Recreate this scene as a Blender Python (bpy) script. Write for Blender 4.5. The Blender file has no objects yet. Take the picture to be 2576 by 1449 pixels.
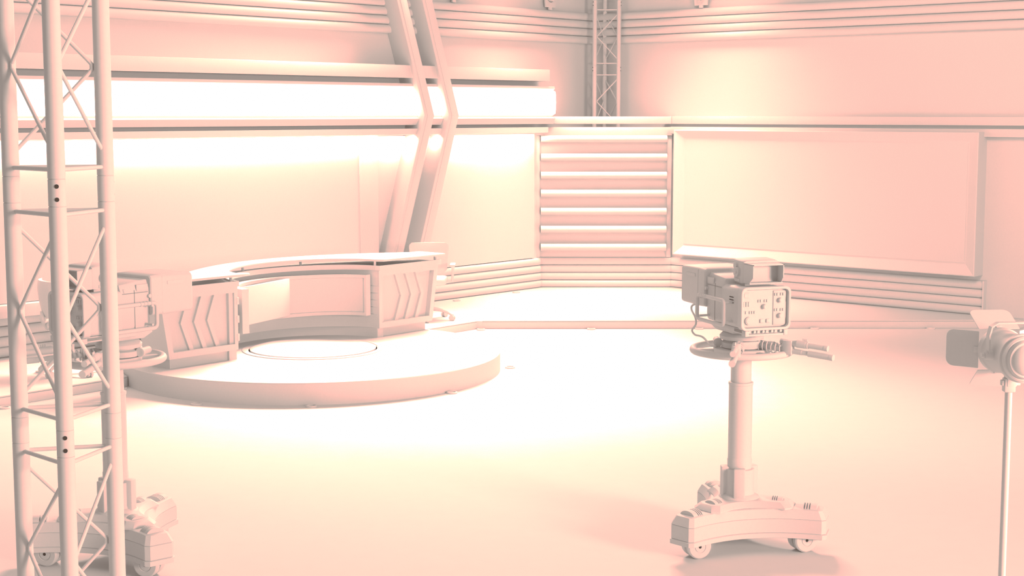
import bpy, bmesh, math, random
from mathutils import Vector, Matrix
random.seed(4)
S = bpy.context.scene
COL = S.collection
PI = math.pi
R = math.radians

# ------------------------------------------------------------------ materials
def clay(name, rgb, rough=0.75, grain=0.03, scale=60.0, bump=0.0):
    m = bpy.data.materials.new(name); m.use_nodes = True
    nt = m.node_tree; b = nt.nodes['Principled BSDF']
    tc = nt.nodes.new('ShaderNodeTexCoord'); nz = nt.nodes.new('ShaderNodeTexNoise')
    nz.inputs['Scale'].default_value = scale; nz.inputs['Detail'].default_value = 3
    nt.links.new(tc.outputs['Object'], nz.inputs['Vector'])
    mx = nt.nodes.new('ShaderNodeMix'); mx.data_type = 'RGBA'
    mx.inputs[6].default_value = tuple(c*(1-grain) for c in rgb) + (1,)
    mx.inputs[7].default_value = tuple(min(1, c*(1+grain)) for c in rgb) + (1,)
    nt.links.new(nz.outputs['Fac'], mx.inputs[0])
    nt.links.new(mx.outputs[2], b.inputs['Base Color'])
    b.inputs['Roughness'].default_value = rough
    b.inputs['Specular IOR Level'].default_value = 0.15
    return m

def glow(name, rgb, strength):
    m = bpy.data.materials.new(name); m.use_nodes = True
    nt = m.node_tree; b = nt.nodes['Principled BSDF']
    b.inputs['Base Color'].default_value = (.8, .8, .8, 1)
    b.inputs['Emission Color'].default_value = rgb + (1,)
    b.inputs['Emission Strength'].default_value = strength
    return m

WALL = clay('matte_plaster', (.62, .61, .605), .9)
FLOOR = clay('studio_floor', (.64, .63, .625), .8, .02, 8)
SET = clay('painted_set', (.62, .61, .605), .7)
METAL = clay('pale_metal', (.62, .61, .605), .55)
PLAST = clay('pale_plastic', (.61, .60, .595), .6)
FABRIC = clay('pale_fabric', (.64, .63, .625), .95)
SEAM = clay('seam_line', (.30, .28, .27), .9)
DARK = clay('dark_hole', (.03, .025, .022), .9)
GLOW = glow('light_box_diffuser', (1, 1, 1), 3.0)

# ------------------------------------------------------------------ mesh builder
class MB:
    def __init__(s):
        s.b = bmesh.new()
    def _faces(s, verts, faces, M=None):
        vs = [s.b.verts.new(M @ Vector(v) if M else Vector(v)) for v in verts]
        out = []
        for f in faces:
            try: out.append(s.b.faces.new([vs[i] for i in f]))
            except ValueError: pass
        return s
    def box(s, x0, x1, y0, y1, z0, z1, M=None, r=0.0, seg=2):
        if r > 0:
            t = bmesh.new()
            vs = [t.verts.new((x, y, z)) for x in (x0, x1) for y in (y0, y1) for z in (z0, z1)]
            for f in ((0,1,3,2),(4,6,7,5),(0,4,5,1),(2,3,7,6),(0,2,6,4),(1,5,7,3)):
                t.faces.new([vs[i] for i in f])
            bmesh.ops.bevel(t, geom=t.edges[:], offset=r, segments=seg, profile=.5, affect='EDGES', clamp_overlap=True)
            t.verts.index_update()
            s._faces([v.co.copy() for v in t.verts], [[v.index for v in f.verts] for f in t.faces], M)
            t.free(); return s
        v = [(x, y, z) for x in (x0, x1) for y in (y0, y1) for z in (z0, z1)]
        return s._faces(v, ((0,1,3,2),(4,6,7,5),(0,4,5,1),(2,3,7,6),(0,2,6,4),(1,5,7,3)), M)
    def prism(s, poly, z0, z1, M=None, top=None):
        n = len(poly); top = top or poly
        v = [(x, y, z0) for x, y in poly] + [(x, y, z1) for x, y in top]
        f = [list(range(n))[::-1], list(range(n, 2*n))] + [(i, (i+1) % n, n+(i+1) % n, n+i) for i in range(n)]
        return s._faces(v, f, M)
    def loft(s, rings, M=None, cap=True, close=False):
        n = len(rings[0]); v = [p for r in rings for p in r]; k = len(rings); f = []
        for a in range(k if close else k-1):
            b = (a+1) % k
            f += [(a*n+i, a*n+(i+1) % n, b*n+(i+1) % n, b*n+i) for i in range(n)]
        if cap and not close:
            f += [list(range(n))[::-1], list(range((k-1)*n, k*n))]
        return s._faces(v, f, M)
    def lathe(s, prof, seg=32, M=None):
        rings = [[(r*math.cos(2*PI*i/seg), r*math.sin(2*PI*i/seg), z) for i in range(seg)] for r, z in prof]
        return s.loft(rings, M)
    def cyl(s, p0, p1, r, seg=16, r1=None):
        return s.tube([p0, p1], r, seg, r1=r1)
    def tube(s, pts, r, seg=12, closed=False, r1=None):
        P = [Vector(p) for p in pts]; n = len(P); rings = []
        ref = None
        for i in range(n):
            if closed: t = (P[(i+1) % n] - P[i-1])
            else: t = P[min(i+1, n-1)] - P[max(i-1, 0)]
            t.normalize()
            if ref is None:
                ref = Vector((0, 0, 1)) if abs(t.z) < .9 else Vector((1, 0, 0))
            a = (ref - t*ref.dot(t)).normalized(); bb = t.cross(a); ref = a
            k = 1.0
            if 0 < i < n-1 or closed:
                d0 = (P[i]-P[i-1]).normalized(); d1 = (P[(i+1) % n]-P[i]).normalized()
                k = 1.0
            rr = r if r1 is None else r + (r1-r)*i/(n-1)
            rings.append([tuple(P[i] + (a*math.cos(2*PI*j/seg) + bb*math.sin(2*PI*j/seg))*rr*k) for j in range(seg)])
        return s.loft(rings, None, True, closed)
    def sweep(s, path, prof, closed_prof=True, M=None):
        """prof = (offset, z) list, offset to the right-hand side of the travel direction"""
        n = len(path); rings = []
        for i in range(n):
            d0 = Vector(path[i]) - Vector(path[i-1]) if i else None
            d1 = Vector(path[i+1]) - Vector(path[i]) if i < n-1 else None
            d0 = (d0 or d1).normalized(); d1 = (d1 or d0).normalized()
            n0 = Vector((d0.y, -d0.x)); n1 = Vector((d1.y, -d1.x))
            m = (n0+n1).normalized(); k = 1/max(.3, m.dot(n0))
            rings.append([(path[i][0]+m.x*o*k, path[i][1]+m.y*o*k, z) for o, z in prof])
        return s.loft(rings, M)
    def build(s, name, mat, parent=None, bevel=0.0, angle=35, seg=2):
        bmesh.ops.recalc_face_normals(s.b, faces=s.b.faces[:])
        if bevel > 0:
            es = [e for e in s.b.edges if len(e.link_faces) == 2 and e.calc_face_angle(0) > R(40)]
            bmesh.ops.bevel(s.b, geom=es, offset=bevel, segments=seg, profile=.5, affect='EDGES', clamp_overlap=True)
        me = bpy.data.meshes.new(name); s.b.to_mesh(me); s.b.free()
        me.polygons.foreach_set('use_smooth', [True]*len(me.polygons))
        me.set_sharp_from_angle(angle=R(angle))
        me.materials.append(mat)
        o = bpy.data.objects.new(name, me); COL.objects.link(o)
        if parent: o.parent = parent
        return o

def tag(o, label, cat, group=None, kind=None):
    o['label'] = label; o['category'] = cat
    if group: o['group'] = group
    if kind: o['kind'] = kind
    return o
def thing(name, label, cat, loc=(0, 0, 0), rz=0.0, group=None, kind=None):
    o = bpy.data.objects.new(name, None); COL.objects.link(o)
    o.empty_display_size = .1
    o.location = loc; o.rotation_euler = (0, 0, rz)
    return tag(o, label, cat, group, kind)
def dup(root, loc, rz, label):
    def cp(o, par):
        c = o.copy(); COL.objects.link(c); c.parent = par
        for ch in kids[o.name]: cp(ch, c)
        return c
    kids = {}
    def walk(o):
        kids[o.name] = list(o.children)
        for c in o.children: walk(c)
    walk(root)
    r = cp(root, None); r.location = loc; r.rotation_euler = (0, 0, rz); r['label'] = label
    return r

def T(x=0, y=0, z=0): return Matrix.Translation((x, y, z))
def frame_matrix(O, d, n):
    """local x = along d, local y = along n (plan), z up"""
    return Matrix(((d[0], n[0], 0, O[0]), (d[1], n[1], 0, O[1]), (0, 0, 1, 0), (0, 0, 0, 1)))

# ------------------------------------------------------------------ the plan of the room (metres)
OL = (.40, 21.93); dL = (.6606, .7507); nL = (.7507, -.6606)      # left wall: origin, direction, normal into the room
OR_ = (2.25, 22.02); dR = (.7507, -.6606); nR = (-.6606, -.7507)  # right wall
ML = frame_matrix(OL, dL, nL)
MR = frame_matrix(OR_, dR, nR)
YB = 21.98                                                         # rear panel front line

def wall_prof(M, x0, x1, prof, mb):
    """extrude a (depth, z) profile along the wall from x0 to x1"""
    rings = [[(x, n, z) for n, z in prof] for x in (x0, x1)]
    mb.loft(rings, M)
    return mb

def rail_prof(z0, h, count, back, front, pinch=.25):
    p = [(back, z0)]
    for i in range(count):
        for k in range(9):
            a = PI*k/8
            zz = z0 + h*(i+.5) - h*.5*math.cos(a)
            dep = math.sin(a)**.6 if 0 < k < 8 else 0
            p.append((back + (front-back)*(pinch + (1-pinch)*dep), zz))
    p.append((back, z0+h*count))
    return p

# ---- floor and walls
tag(MB().box(-22, 22, -8, 30, -.2, 0).build('floor', FLOOR), 'pale smooth studio floor running under everything', 'floor', kind='structure')
tag(wall_prof(ML, -17, 1.62, [(-.35, 0), (-.07, 0), (-.07, 6.5), (-.35, 6.5)], MB()).build('wall_left', WALL),
    'tall plain outer wall on the left behind the presenter set', 'wall', kind='structure')
tag(wall_prof(MR, -1.55, 13, [(-.35, 0), (-.07, 0), (-.07, 6.5), (-.35, 6.5)], MB()).build('wall_right', WALL),
    'tall plain outer wall on the right above and beside the big screen', 'wall', kind='structure')
tag(wall_prof(ML, -17, 1.52, rail_prof(3.61, .113, 4, -.07, .02), MB()).build('trim_1', SET),
    'four rounded horizontal mouldings along the top of the left wall', 'moulding', kind='structure')
tag(wall_prof(MR, -1.45, 13, rail_prof(3.61, .113, 4, -.07, .02), MB()).build('trim_2', SET),
    'four rounded horizontal mouldings along the top of the right wall', 'moulding', kind='structure')

# ---- raised platform along the set
def onp(M, t, n): v = M @ Vector((t, n, 0)); return (v.x, v.y)
A0, A1 = Vector((-8.1, 9.14)), Vector((-.41, 18.40))
cst = Vector((-2.02, 15.40)); dA = (A1-A0).normalized()
tm = (cst-A0).dot(dA); hh_ = math.sqrt(1.906**2 - ((A0+dA*tm)-cst).length**2)
pa, pb = A0+dA*(tm-hh_), A0+dA*(tm+hh_)
a0, a1 = math.atan2(pa.y-cst.y, pa.x-cst.x), math.atan2(pb.y-cst.y, pb.x-cst.x)
if a0 < 0: a0 += 2*PI
bite = [(cst.x+1.906*math.cos(a0+(a1-a0)*i/40), cst.y+1.906*math.sin(a0+(a1-a0)*i/40)) for i in range(41)]
riser = [tuple(A0)] + bite + [tuple(A1), (6.2, 18.47), onp(MR, 5.35, -.068), onp(MR, .02, -.068), (2.27, YB+.06), (.38, YB+.06), onp(ML, -.02, -.068), onp(ML, -16.5, -.068)]
tr = thing('low_platform', 'low step platform running along the foot of both set walls', 'platform', (0, 0, 0))
MB().prism(riser, 0, .084).build('step_face', SET, tr, .004)
MB().prism([(x, y) for x, y in riser], .086, .1).build('step_top', SET, tr, .004)
MB().box(-.45, -.36, 18.385, 18.44, 0, .098).build('corner_post', SET, tr, .004)

# ---- skirting rails
tag(wall_prof(ML, -17, .03, rail_prof(.1, .108, 4, -.07, .0), MB()).build('baseboard_left', SET),
    'four rounded skirting rails at the foot of the left wall', 'skirting', kind='structure')
bb = MB(); rings = [[(x, YB-n, z) for n, z in rail_prof(.1, .108, 4, -.07, .0)] for x in (.36, 2.29)]
tag(bb.loft(rings).build('baseboard_rear', SET), 'four rounded skirting rails under the slatted rear panel', 'skirting', kind='structure')
rb = wall_prof(MR, -.02, 4.78, rail_prof(.1, .108, 4, -.07, .0), MB()); rb.box(4.78, 4.80, -.07, .01, .1, .535, MR)
tag(rb.build('baseboard_right', SET), 'four rounded skirting rails under the big wall screen', 'skirting', kind='structure')

# ---- left wall set pieces
tag(wall_prof(ML, -17, -.02, [(-.07, 3.05), (.20, 3.05), (.20, 3.21), (-.07, 3.21)], MB()).build('wall_beam', SET, None, .006),
    'long square beam high on the left wall above the glowing light box', 'beam')
lb = thing('wall_light_box', 'long glowing white light box along the left wall', 'light box')
MB_ = wall_prof(ML, -17, .14, [(-.07, 2.45), (.13, 2.45), (.16, 2.53), (.12, 2.55), (.12, 2.925), (.16, 2.945), (.15, 2.98), (-.07, 2.98)], MB())
MB_.build('housing', SET, lb)
wall_prof(ML, -16.9, .145, [(.121, 2.575), (.165, 2.60), (.175, 2.75), (.165, 2.90), (.121, 2.925)], MB()).build('diffuser', GLOW, lb)['label'] = 'white glowing diffuser'
lh = wall_prof(ML, -17, -.02, [(-.07, 2.32), (.05, 2.32), (.17, 2.33), (.17, 2.405), (-.07, 2.405)], MB())
tag(lh.build('cove_lip', SET), 'narrow lip under the dark slot along the left wall', 'ledge')
# upright display wall left of the chevron ribs
dp = thing('display_wall', 'large plain upright display wall behind the news desk', 'display wall')
wall_prof(ML, -17, -3.27, [(-.07, .67), (.08, .67), (.08, 2.32), (-.07, 2.32)], MB()).build('panel', SET, dp)
MB().box(-3.59, -3.275, .078, .095, .68, 2.315, ML).build('end_strip', SET, dp, .004)
tag(wall_prof(ML, -17, -3.25, [(-.07, .535), (.2, .535), (.2, .665), (-.07, .665)], MB()).build('wall_ledge', SET, None, .006),
    'square ledge below the display wall above the left skirting rails', 'ledge')
# wall panel with slanted seams right of the chevron ribs
wp = thing('seam_panel', 'plain wall panel with slanted seams between the chevron ribs and slatted panel', 'wall panel')
def chev(x, z): return x - .343*abs(z-2.575)
for k, (xa, xb) in enumerate(((-3.25, -1.72), (-1.715, -1.18), (-1.175, -.10))):
    zt, zb = 2.31, .54
    pl = [(xa if k == 0 else chev(xa, zb), zb), (chev(xb, zb) if k < 2 else xb, zb), (chev(xb, zt) if k < 2 else xb, zt), (xa if k == 0 else chev(xa, zt), zt)]
    n1 = -.02 + .006*(k % 2)
    MB().loft([[(x, n, z) for x, z in pl] for n in (-.068, n1)], ML).build('panel', SET, wp)

def chevron_rib(tb, w, label):
    t = thing('chevron_rib', label, 'rib', group='bent chevron ribs on the left wall')
    sl = .333; zt = 5.2; zb = .1; zk = 2.575
    f = lambda z, o: (tb - sl*abs(z-zk) + o)
    pts = [(f(zb, 0), zb), (f(zb, w), zb), (f(zk, w), zk), (f(zt, w), zt), (f(zt, 0), zt), (f(zk, 0), zk)]
    MB().loft([[(x, n, z) for x, z in pts] for n in (-.07, .245)], ML).build('rib', SET, t, .01)
    e = .05
    pts2 = [(f(zb, e), zb), (f(zb, w-e), zb), (f(zk, w-e), zk), (f(zt, w-e), zt), (f(zt, e), zt), (f(zk, e), zk)]
    MB().loft([[(x, n, z) for x, z in pts2] for n in (.24, .252)], ML).build('face_strip', SET, t, .004)
    return t
chevron_rib(-2.585, .18, 'bent chevron rib nearer the truss tower in front')
chevron_rib(-2.13, .19, 'bent chevron rib nearer the slatted rear panel')

# ---- rear slatted panel
sp = thing('slatted_panel', 'slatted rear wall panel with seven white rounded slats', 'wall panel', (0, 0, 0))
MB().box(.40, 2.235, YB+.05, YB+.10, .535, 2.28).build('back_panel', SET, sp)
MB().box(.28, .40, YB+.0, YB+.10, .535, 2.28).build('side_strip', SET, sp, .004)
MB().box(2.225, 2.29, YB+.02, YB+.10, .535, 2.28).build('side_strip', SET, sp, .004)
for i in range(7):
    z = .686 + .2585*i
    prof = [(-.05, z-.05), (.04, z-.05)] + [(.04+.05*math.sin(PI*k/8), z-.05*math.cos(PI*k/8)) for k in range(1, 8)] + [(.04, z+.05), (-.05, z+.05)]
    MB().loft([[(x, YB-n, zz) for n, zz in prof] for x in (.412, 2.215)]).build('slat', SET, sp)

hb = thing('header_beam', 'pale header beam over the slatted panel and big screen', 'beam')
MB().box(.5, 2.272, YB-.02, YB+.12, 2.45, 2.555).build('beam', SET, hb, .004)
wall_prof(MR, .03, 13, [(-.07, 2.45), (.02, 2.45), (.02, 2.558), (-.07, 2.558)], MB()).build('beam', SET, hb, .004)
sb = thing('screen_rail', 'pale rail under the dark slot above the big screen', 'rail')
MB().box(.3, 2.29, YB-.005, YB+.10, 2.283, 2.405).build('rail', SET, sb, .004)
wall_prof(MR, .0, 13, [(-.07, 2.31), (.02, 2.31), (.02, 2.41), (-.07, 2.41)], MB()).build('rail', SET, sb, .004)

# ---- big screen on the right
sc = thing('wall_screen', 'large blank wall screen with a sloping frame on the right wall', 'screen')
x0, x1, z0, z1 = .20, 4.74, .598, 2.368
ix0, ix1, iz0, iz1 = .37, 4.585, .755, 2.232
nf, ni = .17, .12
fb = MB()
q = lambda a, b, c, d, n: [(a, n, c), (b, n, c), (b, n, d), (a, n, d)]
e = .012
rings = [q(x0, x1, z0, z1, -.07), q(x0, x1, z0, z1, nf), q(x0+e, x1-e, z0+e, z1-e, nf+.004), q(ix0-.05, ix1+.05, iz0-.05, iz1+.05, ni+.012),
         q(ix0-.02, ix1+.02, iz0-.02, iz1+.02, ni)]
fb.loft(rings, MR, cap=True)
fb.build('frame', SET, sc, angle=20)
MB().box(ix0, ix1, ni-.01, ni+.006, iz0, iz1, MR).build('display', PLAST, sc)

# ------------------------------------------------------------------ round stage
cs = (-2.02, 15.40)
st = thing('round_stage', 'round low stage carrying the news desk', 'stage', (cs[0], cs[1], 0))
MB().lathe([(1.9, 0), (1.9, .192), (1.892, .2)], 128).build('drum', SET, st)
td = thing('floor_disc', 'round raised disc in the stage before the news desk', 'disc', (cs[0]-.02, cs[1]+.13, .2))
MB().lathe([(.72, 0), (.72, .006), (.71, .009), (.665, .009), (.66, .003), (.655, .0)], 96).build('outer_ring', SET, td)
MB().lathe([(.642, 0), (.642, .012), (.60, .022), (.3, .03), (.002, .032)], 96).build('dome', SET, td)

# ------------------------------------------------------------------ news desk
dD = (.6457, .7636); nD = (.7636, -.6457)
MD = frame_matrix((-2.037, 15.558), dD, nD)
dk = thing('news_desk', 'curved presenter news desk with two chevron end cabinets', 'desk', (-2.037, 15.558, .2))
MDk = Matrix.Translation((2.037, -15.558, -.2)) @ MD      # local to the desk empty
def arc(a, b, n0=-.025, k=40, f0=0.0, f1=PI):
    return [(a*math.cos(f0+(f1-f0)*i/k), n0 - b*math.sin(f0+(f1-f0)*i/k)) for i in range(k+1)]
def band(mb, outer, inner, z0, z1, M):
    mb.prism(outer + inner[::-1], z0, z1, M)
# curved front built of horizontal boards
body = MB()
path = arc(.97, .76, -.04)
prof = [(0, .30)]
zs = [.45, .527, .604, .68, .757]
for z in zs: prof += [(0, z-.004), (-.01, z), (0, z+.004)]
prof += [(0, .925), (-.09, .925), (-.09, .30)]
body.sweep([p for p in path], [(-o if False else o, z) for o, z in prof], M=MDk)
body.build('curved_front', SET, dk)
pl = MB(); pl.sweep(arc(.97, .84, -.05), [(0, .2), (0, .3), (-.09, .3), (-.09, .2)], M=MDk)
pl.build('curved_plinth', SET, dk)
# cabinets
def cabinet(sgn):
    X = lambda x: sgn*x
    xi, xo = .97, 1.80
    lean = .16
    ztop, zbot = .925, .30
    depth = -.42
    cb = MB()
    poly = [(X(xi), zbot), (X(xo), zbot), (X(xo+lean*(ztop-zbot)), ztop), (X(xi), ztop)]
    cb.loft([[(x, n, z) for x, z in poly] for n in (depth, -.084)], MDk)
    c = cb.build('cabinet', SET, dk)
    c['label'] = 'chevron cabinet on the right end' if sgn > 0 else 'chevron cabinet on the left end'
    # frame round the recessed door
    w = .06
    fx = lambda x, z: X(x + lean*(z-zbot))
    out = [(X(xi), zbot), (fx(xo, zbot), zbot), (fx(xo, ztop), ztop), (X(xi), ztop)]
    inn = [(X(xi+w*.7), zbot+w), (fx(xo-w, zbot+w), zbot+w), (fx(xo-w, ztop-w), ztop-w), (X(xi+w*.7), ztop-w)]
    fr = MB()
    for i in range(4):
        j = (i+1) % 4
        fr.loft([[(p[0], n, p[1]) for p in (out[i], out[j], inn[j], inn[i])] for n in (-.086, -.02)], MDk)
    fr.build('door_frame', SET, c)
    # pairs of chevron ridges
    zk = (zbot+ztop)/2 + .01
    za, zb = zbot+w, ztop-w
    for k in range(3):
        x = 1.20 + .158*k + (.09 if sgn > 0 else .02)
        x = x + .05
        ch = MB(); wd = .05
        g = lambda z, o2: X(x - .38*abs(z-zk) + o2)
        pts = [(g(za, 0), za), (g(za, wd), za), (g(zk, wd), zk), (g(zb, wd), zb), (g(zb, 0), zb), (g(zk, 0), zk)]
        ch.loft([[(px, n, pz) for px, pz in pts] for n in (-.086, -.054)], MDk)
        ch.build('chevron_moulding', SET, c)
    if sgn < 0:
        for z in (.42, .60, .78):
            MB().box(X(.985), X(.955), -.075, -.015, z-.035, z+.035, MDk, .003).build('hinge', METAL, c)
    # plinth
    pi_ = .975 if sgn > 0 else 1.03
    pb = MB(); pb.box(min(X(pi_), X(1.75)), max(X(pi_), X(1.75)), -.38, -.085, .2, .3, MDk)
    pb.build('plinth', SET, c)
cabinet(1); cabinet(-1)
# fascia under the worktop
fa = MB()
fpath = [(1.93, .0), (.965, .0)] + arc(.955, .70, -.01, 36, .03, PI-.03) + [(-.965, .0), (-1.93, .0)]
fa.sweep(fpath, [(-.02, .925), (0.0, .925), (0.0, .978), (-.02, .978)], M=MDk)
fa.build('fascia', SET, dk)
def nback(t): return min(-.985 + .245*(t-.2)**2, -.36)
# counter under the gap
ct = MB()
front = [(1.90, -.03), (.97, -.03)] + arc(.95, .72, -.03, 36, .03, PI-.03) + [(-.97, -.03), (-1.90, -.03)]
back = [(t, nback(t)-.0 if abs(t) > 1 else min(nback(t), -.8)) for t in [1.9-.1*i for i in range(39)]]
ct.prism(front + back[::-1], .93, .962, MDk)
ct.build('counter', SET, dk)
sppos = [(1.88, -.05), (.97, -.08), (-1.0, -.08), (-1.85, -.05), (.5, -.74), (-.3, -.74)]
for x, y in sppos:
    MB().lathe([(.014, .96), (.014, 1.026)], 12, MDk @ T(x, y, 0)).build('spacer', METAL, dk)
# worktop
wt = MB()
wf = [(1.95, .045)]
wf += [(.985, .045)] + arc(.93, .69, .0, 40, .05, PI-.10)
tip = [(-.90+.055*math.sin(a), .0+.05*math.cos(a)) for a in (1.9, 1.4, .9, .4)]
wf += tip + [(-1.0, .045), (-1.97, .045)]
wb = [(-2.0+.1*i, nback(-2.0+.1*i)) for i in range(40)] + [(1.95, nback(1.95))]
wt.prism(wf + wb, 1.024, 1.048, MDk)
wt.build('worktop', SET, dk, .006)
# curved screen housing in the front
hs = thing('tmp', '', '') if False else None
ha = lambda off, k=36, f0=0.02, f1=PI-.03: [(.035 + (.85+off)*math.cos(f0+(f1-f0)*i/k), -.05-(.61+off)*math.sin(f0+(f1-f0)*i/k)) for i in range(k+1)]
f0h, f1h = .10, PI-.02
hp = ha(0, 40, f0h, f1h)
hb1 = MB()
hb1.sweep(hp, [(0, .44), (.02, .44), (.02, .475), (.006, .48), (.006, .84), (.02, .845), (.02, .88), (0, .88), (-.06, .88), (-.06, .44)], M=MDk)
house = hb1.build('screen_housing', SET, dk)
for fa0, fa1 in ((f0h, f0h+.05), (f1h-.09, f1h), (f1h-.62, f1h-.58)):
    m = MB(); m.sweep(ha(.0, 4, fa0, fa1), [(0, .445), (.018, .445), (.018, .875), (0, .875)], M=MDk); m.build('frame_post', SET, house)
# flat screen set across the curve
A = hp[34]; Bp = hp[17]
dx, dy = A[0]-Bp[0], A[1]-Bp[1]; ln = math.hypot(dx, dy); ux, uy = dx/ln, dy/ln
nx, ny = uy, -ux
if ny < 0: nx, ny = -nx, -ny
a0 = (A[0]-ux*.0+nx*.015, A[1]+ny*.015); b0 = (Bp[0]+nx*.06, Bp[1]+ny*.06)
poly = [a0, b0, (b0[0]-nx*.035, b0[1]-ny*.035), (a0[0]-nx*.035, a0[1]-ny*.035)]
m = MB(); m.prism(poly, .468, .862, MDk); m.build('flat_screen', PLAST, dk, .004)

# ------------------------------------------------------------------ office chairs
def chair(loc, rz, label):
    t = thing('office_chair', label, 'chair', loc, rz, 'presenter chairs behind the desk')
    for k in range(5):
        a = 2*PI*k/5 + .3
        c, s = math.cos(a), math.sin(a)
        leg = MB().tube([(.03*c, .03*s, .13), (.15*c, .15*s, .125), (.25*c, .25*s, .10), (.30*c, .30*s, .07)], .022, 8, r1=.014).build('leg', METAL, t)
        w = MB()
        for o in (-.016, .016):
            p = Vector((.31*c - s*o, .31*s + c*o, .033)); ax = Vector((-s, c, 0))
            w.cyl(p-ax*.011, p+ax*.011, .033, 14)
        w.box(-.012, .012, -.02, .02, .03, .075, T(.31*c, .31*s, 0) @ Matrix.Rotation(a, 4, 'Z'))
        w.build('caster', PLAST, leg)
    MB().lathe([(.035, .08), (.03, .2), (.022, .21), (.022, .42), (.06, .43), (.06, .45)], 20).build('gas_column', METAL, t)
    m = MB()
    rings = []
    for z, k in ((.44, .9), (.455, .98), (.49, 1.0), (.515, .97), (.525, .88)):
        rings.append([((.24*k)*math.copysign(abs(math.cos(a))**.55, math.cos(a)), (.24*k)*math.copysign(abs(math.sin(a))**.55, math.sin(a)), z) for a in [2*PI*i/32 for i in range(32)]])
    m.loft(rings); m.build('seat', FABRIC, t, angle=60)
    m = MB(); rings = []
    for i in range(17):
        u = i/16; z = .56 + .36*u
        hw = .25*(1-abs(2*u-1)**10*.14) * (1 - .12*(1-u))
        yb = -.22 - .05*u - .01*math.sin(PI*u)
        rings.append([(hw*math.cos(a), yb + .035*(1-abs(2*u-1)**5*.5)*math.sin(a) + .05*math.cos(a)**2, z) for a in [2*PI*j/24 for j in range(24)]])
    m.loft(rings); m.build('backrest', FABRIC, t, angle=60)
    MB().tube([(0, -.05, .44), (0, -.22, .45), (0, -.27, .55), (0, -.26, .62)], .025, 10).build('back_support', METAL, t)
    for s in (-1, 1):
        MB().tube([(s*.2, -.05, .45), (s*.29, -.05, .46), (s*.30, -.04, .60), (s*.30, .0, .655)], .017, 10).build('arm_post', METAL, t)
        MB().box(s*.30-.035, s*.30+.035, -.13, .15, .655, .685, None, .012).build('armrest', PLAST, t)
    return t
face = math.atan2(-.65, .76) - PI/2
chair((-1.02, 18.52, .1), R(180), 'office chair behind the right end of the news desk')
chair((-4.25, 14.62, .1), R(-62), 'office chair half hidden behind the left studio camera')

# ------------------------------------------------------------------ little floor lights
fl = None
spots = [((-2.835, 13.54, 0), 'round floor light before the stage, nearest the front left of its rim'),
         ((-1.79, 13.43, 0), 'round floor light at the front middle of the stage rim'),
         ((-.562, 14.10, 0), 'round floor light at the front right of the stage rim'),
         ((-.02, 15.53, 0), 'round floor light at the right side of the stage rim'),
         ((-.375, 18.30, 0), 'round floor light at the platform corner beside the stage'),
         ((.959, 18.35, 0), 'round floor light under the platform step below the slatted panel'),
         ((2.269, 18.38, 0), 'round floor light under the platform step just behind the right camera'),
         ((3.668, 18.38, 0), 'round floor light under the platform step right of the right camera'),
         ((5.078, 18.38, 0), 'round floor light under the platform step beside the barn door lamp'),
         ((-4.50, 13.36, 0), 'round floor light at the left platform step behind the truss tower'),
         ((-3.70, 14.30, 0), 'round floor light in the corner of platform and stage at left'),
         ((-.74, 20.37, .1), 'round light on the platform nearest the chair at the desk end'),
         ((.06, 21.32, .1), 'round light on the platform before the left end of the slatted panel'),
         ((-4.576, 14.69, .1), 'round light on the platform behind the left studio camera')]
for p, lab in spots:
    if fl is None:
        fl = thing('floor_light', lab, 'floor light', p, 0, 'round floor lights along the steps')
        MB().lathe([(.052, 0), (.052, .012), (.047, .016), (.038, .016), (.035, .006), (.033, .005)], 28).build('rim', METAL, fl)
        MB().lathe([(.033, .0), (.033, .006), (.001, .007)], 24).build('lens', PLAST, fl)
        r0 = fl
    else:
        dup(r0, p, 0, lab)

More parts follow.
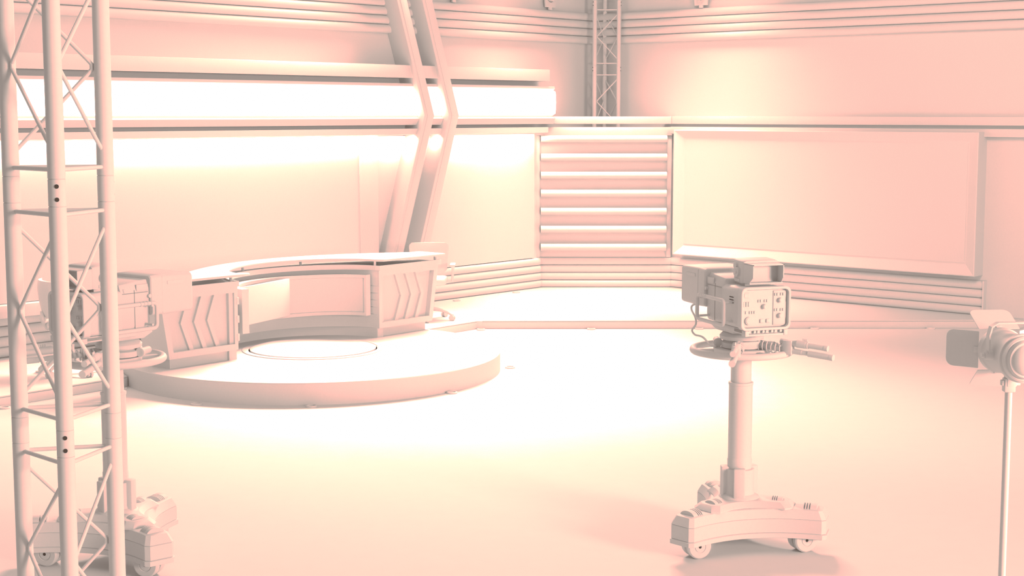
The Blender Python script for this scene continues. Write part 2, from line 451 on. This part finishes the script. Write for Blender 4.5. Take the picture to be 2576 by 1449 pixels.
# ------------------------------------------------------------------ truss towers
def truss(loc, rz, label, zmax, j0=.588, mirror=False):
    t = thing('truss_tower', label, 'truss tower', loc, rz, 'triangular truss towers')
    Rr, rt, rb = .188, .030, .0076
    L = [Vector((Rr*math.cos(a), Rr*math.sin(a), 0)) for a in (R(0), R(120), R(240))]
    jz = [z for z in (j0+.871*k for k in range(-1, 8)) if z < zmax]
    for k in range(3):
        leg = MB(); p = L[k]
        prof = [(rt, 0.0)]
        for z in jz:
            for zz in (z-.047, z+.047):
                if 0.02 < zz < zmax-.02: prof += [(rt, zz-.0016), (rt-.0022, zz-.0008), (rt-.0022, zz+.0008), (rt, zz+.0016)]
        prof.append((rt, zmax))
        leg.lathe(prof, 28, T(p.x, p.y, 0))
        lo = leg.build('leg', METAL, t)
        out = (p - (L[0]+L[1]+L[2])/3).normalized()
        for z in jz:
            if z < .1 or z > zmax-.05: continue
            for dz in (-.0225, .0225):
                c = p + out*(rt-.004) + Vector((0, 0, z+dz))
                MB().cyl(c, c+out*.0048, .0076, 14).build('bolt_hole', DARK, lo)['label'] = 'dark round bolt hole'
        fp = MB().lathe([(.06, 0), (.06, .012), (.035, .012), (.035, .03)], 20, T(p.x, p.y, 0)); fp.build('foot', METAL, lo)
    seg = [(jz[i], jz[i+1]) for i in range(len(jz)-1)] + [(jz[-1], jz[-1]+.871)]
    for a, b in ((0, 1), (1, 2), (2, 0)):
        pa, pb = (L[a], L[b])
        kink, other = (pa, pb) if not mirror else (pb, pa)
        d = (other-kink).normalized()
        for z0, z1 in seg:
            lo, hi = z0+.078, z1-.078
            for zz in (lo, hi):
                if .03 < zz < zmax: MB().cyl(pa+Vector((0, 0, zz)), pb+Vector((0, 0, zz)), rb, 10).build('cross_bar', METAL, t)
            zm = (z0+z1)/2
            if hi-.03 > 0 and zm < zmax:
                pts = []
                e0 = other - d*.01; e1 = kink + d*(rt+.001)
                lo2, hi2 = max(lo+.05, .03), hi-.05
                def P(q, z): return Vector((q.x, q.y, z))
                pts = [P(e0, hi2), P(e1 + d*.02, zm+.026), P(e1+d*.006, zm+.009), P(e1+d*.006, zm-.009), P(e1+d*.02, zm-.026), P(e0, lo2)]
                MB().tube(pts, rb, 10).build('diagonal_brace', METAL, t)
    return t
TW = truss((-1.605, 5.42, 0), R(-75), 'tall triangular truss tower in the left foreground', 4.2)
TB = truss((1.375, 22.62, 0), R(92), 'distant truss tower standing in the corner behind the slatted panel', 4.6, .395)
TB.scale = (1.077, 1.077, 1.077)

# ------------------------------------------------------------------ camera pedestals
def star(Rt, hw, ctrl, ch, k=14, angs=(222, 342, 102)):
    pts = []
    A = [R(a) for a in sorted(angs)]
    for i, a in enumerate(A):
        u = Vector((math.cos(a), math.sin(a))); v = Vector((-u.y, u.x))
        b = A[(i+1) % 3]; u2 = Vector((math.cos(b), math.sin(b))); v2 = Vector((-u2.y, u2.x))
        pts += [u*(Rt-ch) - v*hw, u*Rt - v*(hw-ch*.9), u*Rt + v*(hw-ch*.9), u*(Rt-ch) + v*hw]
        p0 = u*(Rt-ch) + v*hw; p2 = u2*(Rt-ch) - v2*hw
        mid = (u+u2).normalized()*ctrl
        for j in range(1, k):
            w = j/k
            pts.append(p0*(1-w)**2 + mid*2*w*(1-w) + p2*w*w)
    return [(p.x, p.y) for p in pts]

def pedestal(loc, rz, label):
    t = thing('camera_pedestal', label, 'camera pedestal', loc, rz, 'rolling camera pedestals')
    s0 = star(.535, .094, .09, .024); s1 = star(.53, .089, .085, .024); s2 = star(.505, .068, .06, .022)
    b = MB()
    Z = lambda pts, z: [(x, y, z) for x, y in pts]
    s0b = star(.525, .085, .08, .024); s1b = star(.526, .086, .081, .024)
    b.loft([Z(s0b, .093), Z(s0, .097), Z(s0, .123), Z(s1b, .126), Z(s1, .129), Z(s1, .208), Z(s1b, .210), Z(s1, .213), Z(s2, .262), Z(star(.495, .06, .05, .022), .266)])
    base = b.build('base_shell', PLAST, t, angle=25)
    c = MB(); c.loft([Z(star(.33, .10, .08, .04), .262), Z(star(.33, .10, .08, .04), .272), Z(star(.30, .075, .06, .04), .30), Z(star(.295, .07, .055, .04), .302)])
    c.build('top_plate', PLAST, t, angle=25)
    for a in (222, 342, 102):
        u = Vector((math.cos(R(a)), math.sin(R(a)), 0))
        for dist, sc_, zz in ((.42, 1.0, .258), (.225, .8, .292)):
            v = MB(); Mv = T(u.x*dist, u.y*dist, zz) @ Matrix.Rotation(R(a+90), 4, 'Z')
            half = [(.055*sc_*math.cos(PI*i/12), .034*sc_*math.sin(PI*i/12)) for i in range(13)]
            for y0, y1 in ((-.05, -.012), (-.004, .003), (.011, .018), (.026, .033)):
                v.loft([[(x, y*sc_, z) for x, z in half] for y in (y0, y1)], Mv)
            v.build('vent', PLAST, base)
        # twin caster
        w = t
        cw = MB(); pw = u*.385
        ax = Vector((math.cos(R(-72)), math.sin(R(-72)), 0))
        for o in (-.034, .034):
            p = Vector((pw.x, pw.y, .074)) + ax*o
            q = ax.to_track_quat('Z', 'Y').to_matrix().to_4x4()
            Mw = Matrix.Translation(p) @ q
            cw.lathe([(.004, -.022), (.03, -.022), (.032, -.018), (.036, -.018), (.038, -.022), (.066, -.022), (.074, -.014), (.074, .014), (.066, .022), (.038, .022), (.036, .018), (.032, .018), (.03, .022), (.004, .022)], 36, Mw)
        wo = cw.build('caster_wheel', PLAST, t)
        hm = MB()
        p = Vector((pw.x, pw.y, .074))
        hm.cyl(p-ax*.0575, p+ax*.0575, .009, 14)
        hm.build('axle', DARK, wo)['label'] = 'dark axle hole'
        f = MB(); f.box(-.012, .012, -.04, .04, .06, .11, T(pw.x, pw.y, 0) @ Matrix.Rotation(R(18), 4, 'Z')); f.build('caster_fork', METAL, wo)
    MB().lathe([(.125, .30), (.118, .31), (.092, .325), (.088, .34), (.088, .475), (.076, .478)], 40).build('column_socket', PLAST, t)
    for a in (180, 262, 20):
        u = Vector((math.cos(R(a)), math.sin(R(a))))
        MB().box(.06, .112, -.034, .034, .302, .49, Matrix.Rotation(R(a), 4, 'Z'), .008).build('guide_block', PLAST, t)
    MB().lathe([(.072, .47), (.074, .53), (.0715, .534), (.0705, .55), (.0705, .985), (.0735, .988), (.0735, 1.002), (.063, 1.004)], 40).build('outer_column', METAL, t)
    MB().lathe([(.061, .99), (.061, 1.20)], 40).build('inner_column', METAL, t)
    ring = [(.288*math.cos(2*PI*i/64), .288*math.sin(2*PI*i/64), 1.195) for i in range(64)]
    MB().tube(ring, .021, 14, True).build('steering_ring', PLAST, t)
    MB().lathe([(.10, 1.17), (.165, 1.17), (.168, 1.176), (.168, 1.205), (.165, 1.21), (.10, 1.21), (.10, 1.17)], 48).build('hub_plate', METAL, t)
    for k in range(3):
        a = R(-62+120*k)
        m = MB(); m.box(.15, .28, -.016, .016, 1.178, 1.202, Matrix.Rotation(a, 4, 'Z'), .004); m.build('spoke', METAL, t)
    return t
PR = pedestal((1.372, 9.05, 0), 0, 'rolling camera pedestal on the right under the camera facing away')
PLc = dup(PR, (-2.305, 8.72, 0), R(-31), 'rolling camera pedestal on the left behind the truss tower')

# ------------------------------------------------------------------ pan heads with pan bars (local +x = viewing direction)
def pan_head(loc, rz, label):
    t = thing('pan_head', label, 'camera pan head', loc, rz, 'pan heads with handles on the pedestals')
    MB().lathe([(.10, 0), (.12, .004), (.12, .035), (.10, .045), (.10, .05), (.13, .055), (.132, .075), (.112, .095), (.09, .10)], 48).build('turntable', METAL, t)
    bx = MB(); bx.box(-.12, .10, -.075, .075, .004, .05, None, .006); bx.build('gear_case', METAL, t)
    for (x, y, ay) in ((-.13, .12, 1), (-.13, -.12, -1), (.10, .13, 1), (.09, -.13, -1)):
        k = MB(); k.cyl((x+.05, y*.7, .03), (x-.045, y, .028), .021, 18); k.cyl((x-.02, y*.9, .029), (x-.045, y, .028), .026, 18)
        k.build('drag_knob', PLAST, t)
    for s in (1, -1):
        a = R(180 - s*33)
        u = Vector((math.cos(a), math.sin(a), -.06)); v = Vector((-math.sin(a), math.cos(a), 0))
        w0 = Vector((0, 0, .03))
        b = MB()
        b.cyl(w0+u*.08, w0+u*.40, .0165, 14)
        b.cyl(w0+u*.37, w0+u*.56, .0145, 14)
        bar = b.build('pan_bar', METAL, t)
        m = MB(); m.cyl(w0+u*.44, w0+u*.585, .0185, 16); m.build('grip', PLAST, bar)
        m = MB(); m.cyl(w0+u*.575, w0+u*.597, .0195, 16); m.build('grip_cap', PLAST, bar)['label'] = 'white end cap'
        q = Matrix.Translation(w0+u*.31) @ Matrix.Rotation(a, 4, 'Z')
        m = MB(); m.box(-.03, .03, -.022, .022, -.022, .06, q, .004); m.build('clamp', METAL, bar)
        # zoom control on a short rod above
        up = Vector((0, 0, .048))
        m = MB(); m.cyl(w0+up+u*.26, w0+up+u*.34, .016, 12, r1=.014); m.cyl(w0+up+u*.33, w0+up+u*.37, .014, 12, r1=.024)
        m.cyl(w0+up+u*.37, w0+up+u*.425, .024, 16, r1=.022); m.build('zoom_control', PLAST, bar)
        m = MB(); m.cyl(w0+up+u*.42, w0+up+u*.438, .021, 16); m.build('collar', METAL, bar)
        m = MB()
        for i in range(3):
            c = w0+up+u*(.405+.012*i)+Vector((0, 0, .022)); m.cyl(c, c+Vector((0, 0, .014)), .004, 8)
        m.build('button', PLAST, bar)
        m = MB(); m.cyl(w0+up+u*.43, w0+up+u*.55, .0165, 16); m.build('grip', PLAST, bar)
        m = MB(); m.cyl(w0+up+u*.54, w0+up+u*.562, .0175, 16); m.build('grip_cap', PLAST, bar)['label'] = 'white end cap'
        # coiled lead
        pts = []
        e1 = u.normalized(); e2 = v; e3 = e1.cross(e2)
        N = 6*14
        for i in range(N+1):
            f = i/N; th = 2*PI*6*f
            pts.append(w0 + u*(.11+.17*f) + e2*(.030*math.cos(th)) + e3*(.030*math.sin(th)))
        m = MB(); m.tube(pts, .0042, 6); m.build('coiled_lead', PLAST, bar)
    return t
HR = R(109.5); HL = R(52.5)
P1 = pan_head((1.372, 9.05, 1.21), HR, 'pan head with handles under the right studio camera')
dup(P1, (-2.265, 8.72, 1.21), HL, 'pan head with handles under the left studio camera')

# ------------------------------------------------------------------ studio cameras (origin at mount plate, +x = lens)
def rrect(hw, hh, r, k=5, skew=0):
    pts = []
    for cx, cy, a0 in ((hw-r, hh-r, 0), (-hw+r, hh-r, 90), (-hw+r, -hh+r, 180), (hw-r, -hh+r, 270)):
        for i in range(k+1):
            a = R(a0+90*i/k); pts.append((cx+r*math.cos(a), cy+r*math.sin(a)))
    return pts
def studio_camera(loc, rz, label):
    t = thing('studio_camera', label, 'studio camera', loc, rz, 'broadcast studio cameras')
    zc = .165
    # rear control unit
    b = MB()
    sec = rrect(.158, .122, .03)
    b.loft([[(x, y, z+zc) for y, z in rrect(.147*k, .119*k, .03)] for x, k in ((-.325, .985), (-.315, 1), (-.10, 1), (-.095, .985))])
    rear = b.build('control_unit', PLAST, t)
    # frame round the operator panel
    fr = MB()
    o, i_ = rrect(.160, .125, .034), rrect(.147, .111, .026)
    fr.loft([[(x, y, z+zc) for y, z in sh] for x, sh in ((-.322, o), (-.365, o), (-.368, rrect(.157, .122, .033)), (-.366, i_), (-.33, i_))], close=False, cap=False)
    fr.build('panel_frame', PLAST, rear)
    pn = MB(); pn.box(-.336, -.32, -.14, .14, zc-.106, zc+.106); pn.build('operator_panel', PLAST, rear)
    sp_ = MB(); sp_.box(-.343, -.334, -.138, -.058, zc-.10, zc+.10, None, .003); sp_.build('switch_plate', PLAST, rear)
    def knob(y, z, r, x=-.336, ln=.022):
        k = MB(); k.cyl((x, y, z+zc), (x-ln, y, z+zc), r, 18); k.cyl((x-ln, y, z+zc), (x-ln-.003, y, z+zc), r*.8, 18); k.build('knob', PLAST, rear)
    knob(-.098, .045, .014, -.343); knob(-.098, -.045, .014, -.343); knob(.0, .01, .014); knob(.098, -.07, .024, ln=.012)
    def rows(y, z, n, w=.009, h=.016, gap=.015, x=-.336):
        k = MB()
        for i in range(n): k.box(x-.007, x, y-i*gap-w/2, y-i*gap+w/2, zc+z-h/2, zc+z+h/2, None, .001)
        k.build('button_row', PLAST, rear)
    for y, z, n, x in ((-.068, .078, 2, -.343), (-.106, .078, 2, -.343), (-.068, -.012, 2, -.343), (-.106, -.012, 2, -.343),
                       (.035, .042, 2, -.336), (-.005, .042, 2, -.336), (.13, -.022, 2, -.336), (.09, -.022, 3, -.336)):
        rows(y, z, n, x=x)
    k = MB()
    for y in (.014, -.026): k.box(-.346, -.336, y-.012, y+.012, zc-.085, zc-.063, None, .004)
    k.build('button_row', PLAST, rear)
    k = MB(); k.box(-.341, -.336, .095, .137, zc+.062, zc+.092, None, .003); k.box(-.343, -.339, .102, .130, zc+.068, zc+.086); k.build('meter', PLAST, rear)
    k = MB()
    for y in (.128, .112, .098): k.box(-.344, -.336, y-.005, y+.005, zc+.012, zc+.04, None, .001)
    k.build('button_row', PLAST, rear)
    # side vents
    for s in (-1, 1):
        v = MB()
        for j in range(3): v.box(-.245, -.195, s*.1465-.002, s*.1465+.002, zc+.055-.016*j, zc+.060-.016*j)
        v.build('vent_slots', DARK, rear)['label'] = 'three dark vent slots'
    # connector tray below
    tr_ = MB(); tr_.box(-.345, .02, -.125, .125, .012, .045, None, .006); tr_.box(-.37, -.33, -.13, .13, .008, .02, None, .003)
    for s in (-1, 1): tr_.box(-.375, -.33, s*.125-.012, s*.125+.012, .008, .04, None, .003)
    tray = tr_.build('connector_tray', PLAST, t)
    k = MB()
    for i in range(8):
        y = -.10+.028*i + (.006 if i % 2 else 0)
        k.cyl((-.345, y, .032), (-.362, y, .032), .008, 10)
    k.build('sockets', METAL, tray)
    for s in (-1, 1):
        k = MB(); k.box(-.33, -.22, s*.1245-.002, s*.1245+.002, .022, .038); k.build('socket_strip', SEAM, tray)
    wd = MB(); wd.loft([[(x, y, z) for x, y in ((a, -w), (b_, -w), (b_, w), (a, w))] for a, b_, w, z in ((-.11, .11, .075, -.012), (-.14, .16, .09, .02), (-.14, .16, .09, .03))]); wd.build('wedge_mount', METAL, t)
    # middle body
    m = MB()
    m.loft([[(x, y, z) for y, z in ((-.144, .075), (-.132, .05), (.132, .05), (.144, .075), (.144, zt-.05), (.124, zt), (-.124, zt), (-.144, zt-.05))] for x, zt in ((-.10, .315), (.10, .335))])
    mid = m.build('camera_body', PLAST, t, .006)
    for s in (-1, 1):
        k = MB(); k.box(-.008, -.004, s*.1445-.001, s*.1445+.001, .06, .28); k.box(-.09, .09, s*.1445-.001, s*.1445+.001, .262, .266); k.build('seam', SEAM, mid)
        k = MB(); k.box(.008, .09, s*.1445-.003, s*.1445+.004, .272, .31, None, .003); k.build('badge_plate', PLAST, mid)
        k = MB(); k.cyl((.094, s*.142, .24), (.094, s*.16, .24), .011, 12); k.build('side_knob', METAL, mid)
    nb = MB()
    pts = []
    for cz, sg in ((.287, 1), (.277, 1)):
        pts += [(-.075 - .0045*math.sin(a), -.1455, cz + .005*math.cos(a)) for a in [R(-40+ (220/8)*i) for i in range(9)]] if cz > .28 else [(-.075 - .0055*math.sin(a), -.1455, cz + .006*math.cos(a)) for a in [R(0+(210/8)*i) for i in range(9)]]
    nb.tube(pts, .0012, 6); nb.build('number_mark', METAL, mid)['label'] = 'small raised figure 3'
    # lens housing
    h = MB()
    h.loft([[(x, y, z) for y, z in rrect2] for x, rrect2 in (
        (.098, [(y, z+.240) for y, z in rrect(.155, .110, .02)]), (.104, [(y, z+.240) for y, z in rrect(.162, .114, .022)]),
        (.19, [(y, z+.240) for y, z in rrect(.166, .117, .022)]), (.395, [(y, z+.240) for y, z in rrect(.168, .113, .022)]), (.405, [(y, z+.240) for y, z in rrect(.160, .105, .02)]))])
    lens = h.build('lens_housing', PLAST, t)
    for s in (-1, 1):
        k = MB(); k.box(.215, .33, s*.1662-.003, s*.1662+.003, .297, .317); k.build('slot', METAL, lens)['label'] = 'recessed side slot'
        k = MB(); k.box(.178, .180, s*.1645-.0015, s*.1645+.003, .135, .345); k.build('seam', METAL, lens)
    k = MB(); k.cyl((.395, 0, .24), (.415, 0, .24), .085, 32); k.build('lens_glass', DARK, lens)
    # side handles
    for s in (-1, 1):
        y = s*.208
        pts = []
        for cx, cz, a0 in ((.10-.025, .205-.025, 0), (-.245+.025, .205-.025, 90), (-.245+.025, .06+.025, 180), (.10-.025, .06+.025, 270)):
            for i in range(5):
                a = R(a0+22.5*i); pts.append((cx+.025*math.cos(a), y, cz+.025*math.sin(a)))
        hd = MB(); hd.tube(pts, .0115, 12, True)
        hh = hd.build('side_handle', PLAST, t)
        k = MB()
        for xx in (-.02, .005, .03, .055): k.cyl((xx, y, .205), (xx+.004, y, .205), .0135, 14)
        k.build('grip_band', METAL, hh)
        for xx in (-.23, .07):
            for zz in (.08, .19): MB().cyl((xx, s*.145, zz), (xx, y, zz), .007, 8).build('handle_bracket', METAL, hh)
    # viewfinder
    v = MB()
    zz0, zz1 = .298, .425
    v.loft([[(x, y, z) for y, z in ((-w, a), (w, a), (w, b_), (w*.85, b_+.008), (-w*.85, b_+.008), (-w, b_))] for x, w, a, b_ in (
        (-.10, .078, .33, .402), (-.125, .112, .308, .43), (-.22, .116, zz0, zz1), (-.245, .112, zz0+.004, zz1-.004))])
    vf = v.build('viewfinder', PLAST, t, .003); vf.location.y = -.028
    hd = MB()
    W, z_a, z_b = .112, .305, .418
    for poly in ([(-.245, W, z_a), (-.245, W, z_b), (-.335, W-.012, z_b-.004), (-.335, W-.012, z_a+.035), (-.30, W-.006, z_a)],
                 [(-.245, -W, z_a), (-.245, -W, z_b), (-.335, -W+.012, z_b-.004), (-.335, -W+.012, z_a+.035), (-.30, -W+.006, z_a)]):
        sg = 1 if poly[0][1] > 0 else -1
        hd.loft([[(x, y, z) for x, y, z in poly], [(x, y-sg*.005, z) for x, y, z in poly]])
    hd.loft([[(-.245, W, z_b), (-.245, -W, z_b), (-.335, -W+.012, z_b-.004), (-.335, W-.012, z_b-.004)], [(-.245, W, z_b-.005), (-.245, -W, z_b-.005), (-.335, -W+.012, z_b-.009), (-.335, W-.012, z_b-.009)]])
    hd.box(-.31, -.24, -W+.004, W-.004, z_a-.004, z_a+.003)
    hd.build('viewfinder_hood', PLAST, vf)
    for s in (-1, 1):
        k = MB(); k.cyl((-.175, s*.112, .362), (-.175, s*.129, .362), .028, 24); k.cyl((-.175, s*.127, .362), (-.175, s*.135, .362), .012, 16)
        k.cyl((-.152, s*.112, .397), (-.152, s*.123, .397), .017, 18); k.box(-.205, -.145, s*.116-.004, s*.116+.004, .305, .325, None, .004)
        k.build('tilt_lock', PLAST, vf)
    k = MB(); k.loft([[(x, y, z) for x, y in ((-.22, -.09), (-.22, .09), (-.04, .08), (-.04, -.08))] for z in (.275, .30)]); k.build('viewfinder_base', METAL, vf)
    # cable from the lens housing down to the head
    cp = [(.17, .165, .14), (.20, .19, .125), (.19, .20, .10), (.14, .20, .06), (.13, .20, .02), (.16, .21, -.02), (.14, .20, -.045), (.10, .18, -.05), (.075, .165, -.065), (.055, .14, -.10), (.03, .11, -.105)]
    sm = []
    for i in range(len(cp)-1):
        p0, p1, p2, p3 = [Vector(cp[max(0, min(len(cp)-1, j))]) for j in (i-1, i, i+1, i+2)]
        for q_ in range(5):
            u = q_/5
            sm.append(.5*((2*p1)+(p2-p0)*u+(2*p0-5*p1+4*p2-p3)*u*u+(3*p1-p0-3*p2+p3)*u**3))
    sm.append(Vector(cp[-1]))
    m = MB(); m.tube(sm, .006, 8); m.build('lens_cable', PLAST, t)
    return t
C1 = studio_camera((1.336, 9.05, 1.322), HR, 'studio camera on the right showing its control panel and viewfinder')
C2 = dup(C1, (-2.255, 8.72, 1.322), HL, 'studio camera on the left partly hidden behind the truss tower')

for ch in C2.children:
    if ch.name.startswith('viewfinder'): ch.location.y = .03
# ------------------------------------------------------------------ lamp on a stand at the right edge
sx, sy = 1.975, 6.0
ls = thing('lamp_stand', 'slim tripod lamp stand at the right edge of the room', 'lamp stand', (sx, sy, 0))
MB().lathe([(.0145, .18), (.0145, 1.53)], 20).build('pole', METAL, ls)
MB().lathe([(.021, .42), (.021, .52), (.0165, .53)], 20).build('lower_collar', METAL, ls)
k = MB(); k.box(-.022, .022, -.02, .02, 1.50, 1.555, None, .004); k.build('spigot_clamp', METAL, ls)
for i in range(3):
    a = R(40+120*i); c, s = math.cos(a), math.sin(a)
    k = MB(); k.cyl((.02*c, .02*s, .48), (.42*c, .42*s, .012), .011, 10); k.cyl((.02*c, .02*s, .19), (.22*c, .22*s, .25), .007, 8); k.build('leg', METAL, ls)
# barn door spotlight, +x = beam direction
ang = R(95)
slt = thing('barn_door_spotlight', 'barrel spotlight with four barn doors on the stand at the right edge', 'spotlight', (sx+.013, sy+.0, 1.648), ang)
MB().lathe([(.090, 0), (.097, .004), (.097, .02), (.089, .026), (.086, .03), (.084, .19), (.088, .196), (.092, .20), (.092, .235), (.086, .242), (.080, .24), (.076, .215), (.002, .21)], 48,
           T(-.10, 0, 0) @ Matrix.Rotation(R(90), 4, 'Y')).build('barrel', METAL, slt)
MB().lathe([(.090, 0), (.090, -.012), (.083, -.018), (.077, -.018), (.076, -.026), (.070, -.034), (.062, -.036), (.056, -.045), (.03, -.056), (.002, -.06)], 48,
           T(-.10, 0, 0) @ Matrix.Rotation(R(90), 4, 'Y')).build('back_cap', METAL, slt)
def flap(w0, w1, ln, a, axis):
    m = MB()
    r = .03
    pts = [(0, -w0), (0, w0), (ln-r, w1)] + [(ln-r+r*math.sin(PI/2*i/4), w1-r+r*math.cos(PI/2*i/4)) for i in range(1, 5)] \
        + [(ln-r+r*math.cos(PI/2*i/4), -w1+r-r*math.sin(PI/2*i/4)) for i in range(0, 5)]
    Mf = T(.145, 0, 0) @ Matrix.Rotation(axis, 4, 'X') @ T(0, 0, .084) @ Matrix.Rotation(a, 4, 'Y')
    m.prism(pts, -.0015, .0015, Mf)
    o = m.build('barn_door', METAL, slt)
    k = MB(); k.box(-.012, .02, -.012, .012, -.004, .006, Mf, .002); k.build('hinge', METAL, o)
flap(.085, .085, .135, R(-27), 0)
flap(.085, .085, .13, R(-41), PI)
flap(.075, .075, .135, R(-48), R(-90))
flap(.075, .075, .135, R(-48), R(90))
yk = MB()
pts = [(0, .104, 0), (-.005, .106, .08), (-.008, .098, .115), (-.01, .074, .13), (-.01, -.074, .13), (-.008, -.098, .115), (-.005, -.106, .08), (0, -.104, 0)]
rings = []
for i, p in enumerate(pts):
    d = Vector(pts[min(i+1, 7)]) - Vector(pts[max(i-1, 0)]); d.normalize()
    nn = d.cross(Vector((1, 0, 0))).normalized()*.003
    P = Vector(p); rings.append([tuple(P+Vector((-.016, 0, 0))+nn), tuple(P+Vector((.016, 0, 0))+nn), tuple(P+Vector((.016, 0, 0))-nn), tuple(P+Vector((-.016, 0, 0))-nn)])
yk.loft(rings); yk.build('handle_bracket', METAL, slt)
for s in (-1, 1):
    k = MB(); k.cyl((0, s*.08, 0), (0, s*.118, 0), .018, 18); k.cyl((0, s*.11, 0), (0, s*.132, 0), .010, 14); k.build('tilt_knob', METAL, slt)
k = MB(); k.box(-.02, .02, -.012, .028, -.125, -.07, None, .003); k.box(-.012, .012, -.03, .046, -.122, -.10, None, .003); k.build('stand_bracket', METAL, slt)

# ------------------------------------------------------------------ uplights standing on the cornice
def uplight(loc, rz, label):
    t = thing('uplight', label, 'uplight', loc, rz, 'small lamps on top of the wall mouldings')
    k = MB()
    pts = [(-.03, 0), (.03, 0), (.03, .035), (.105, .035), (.115, .12), (.13, .20), (.09, .20)]
    arcp = [(.085*math.cos(a), .19-.085*math.sin(a)+0) for a in [PI*i/14 for i in range(15)]]
    poly = pts + arcp + [(-.09, .20), (-.13, .20), (-.115, .12), (-.105, .035), (-.03, .035)]
    k.loft([[(x, y, z) for x, z in poly] for y in (-.012, .012)]); k.build('bracket', METAL, t)
    k = MB(); k.cyl((0, -.06, .195), (0, .06, .195), .078, 28); k.build('lamp_can', METAL, t)
    k = MB(); k.cyl((-.12, 0, .195), (.12, 0, .195), .010, 10); k.build('pivot', METAL, t)
    return t
aL = math.atan2(dL[1], dL[0]); aR = math.atan2(dR[1], dR[0])
def on(M, t, n, z): v = M @ Vector((t, n, z)); return (v.x, v.y, v.z)
U = uplight(on(ML, .22, -.004, 4.062), aL, 'small lamp on the left wall moulding nearest the corner')
dup(U, on(ML, -1.77, -.004, 4.062), aL, 'small lamp on the left wall moulding beside the chevron ribs')
dup(U, on(MR, .52, -.004, 4.062), aR, 'small lamp on the moulding of the right wall above the screen')

# ------------------------------------------------------------------ lights
def area(name, loc, target, sx_, sy_, power, color=(1, 1, 1)):
    l = bpy.data.lights.new(name, 'AREA'); l.shape = 'RECTANGLE'; l.size = sx_; l.size_y = sy_; l.energy = power; l.color = color
    o = bpy.data.objects.new(name, l); COL.objects.link(o); o.location = loc
    d = Vector(target) - Vector(loc); o.rotation_euler = d.to_track_quat('-Z', 'Y').to_euler()
    return o
o = area('platform_overhead_light', (1.5, 20.5, 5.4), (1.5, 20.4, 0), 2.6, 1.0, 92); o.data.spread = R(84)
o = area('stage_back_light', (.5, 19.3, 6.2), (-1.9, 12.9, 0), 4.0, 1.5, 385); o.data.spread = R(94)
area('front_soft_light', (2.2, 7.0, 9.0), (2.2, 7.01, 0), 10, 8, 200)
o = area('right_wall_added_fill', (1.8, 9.0, 6.8), (7.0, 18.0, 3.0), 3.5, 2.5, 115); o.data.spread = R(110)  # unseen fill, added only to brighten the far right wall
area('right_key_light', (8.8, .9, 3.1), (0, 8.5, 1.1), 3.0, 2.4, 960)
# cove strip under the lip of the left wall
p0 = on(ML, -5.6, .150, 2.312); tg = on(ML, -5.6, -.06, 1.5)
l = area('cove_strip_light', p0, tg, 11.0, .06, 50)
zax = (Vector(p0)-Vector(tg)).normalized(); xax = Vector((dL[0], dL[1], 0)); yax = zax.cross(xax).normalized()
l.rotation_euler = Matrix((xax, yax, zax)).transposed().to_euler()

w = bpy.data.worlds.new('studio_ambient'); S.world = w; w.use_nodes = True
w.node_tree.nodes['Background'].inputs[0].default_value = (1, 1, 1, 1)
w.node_tree.nodes['Background'].inputs[1].default_value = .235

# ------------------------------------------------------------------ view
cam = bpy.data.cameras.new('camera'); cam.sensor_width = 36; cam.lens = 3850*36/2576; cam.clip_end = 200
co = bpy.data.objects.new('camera', cam); COL.objects.link(co)
co.location = (0, 0, 2.6); co.rotation_euler = (R(90-6.5125), 0, 0)
S.camera = co
vs = S.view_settings
vs.view_transform = 'Standard'; vs.look = 'None'; vs.exposure = 0; vs.gamma = 1
# film-like grade: shadows stay grey, then red, green and blue saturate one after the other
GRADE = [(0.0, 52, 40, 35), (.15, 82, 70, 64), (.30, 122, 112, 106), (.45, 152, 142, 136), (.56, 180, 166, 158), (.64, 205, 182, 172),
         (.69, 228, 190, 178), (.735, 254, 199, 186), (.79, 255, 210, 193), (.85, 255, 226, 204), (.90, 255, 242, 214), (.94, 255, 254, 224), (.985, 255, 255, 255)]
def lin(v): return v/12.92 if v <= .04045 else ((v+.055)/1.055)**2.4
vs.use_curve_mapping = True
cm = vs.curve_mapping; cm.extend = 'HORIZONTAL'
for ci in range(3):
    cu = cm.curves[ci]
    pts = [(lin(g[0]), lin(g[1+ci]/255)) for g in GRADE]
    while len(cu.points) < len(pts): cu.points.new(.5, .5)
    for p, (x, y) in zip(cu.points, pts): p.location = (x, y)
    for p in cu.points: p.handle_type = 'VECTOR'
cm.update()
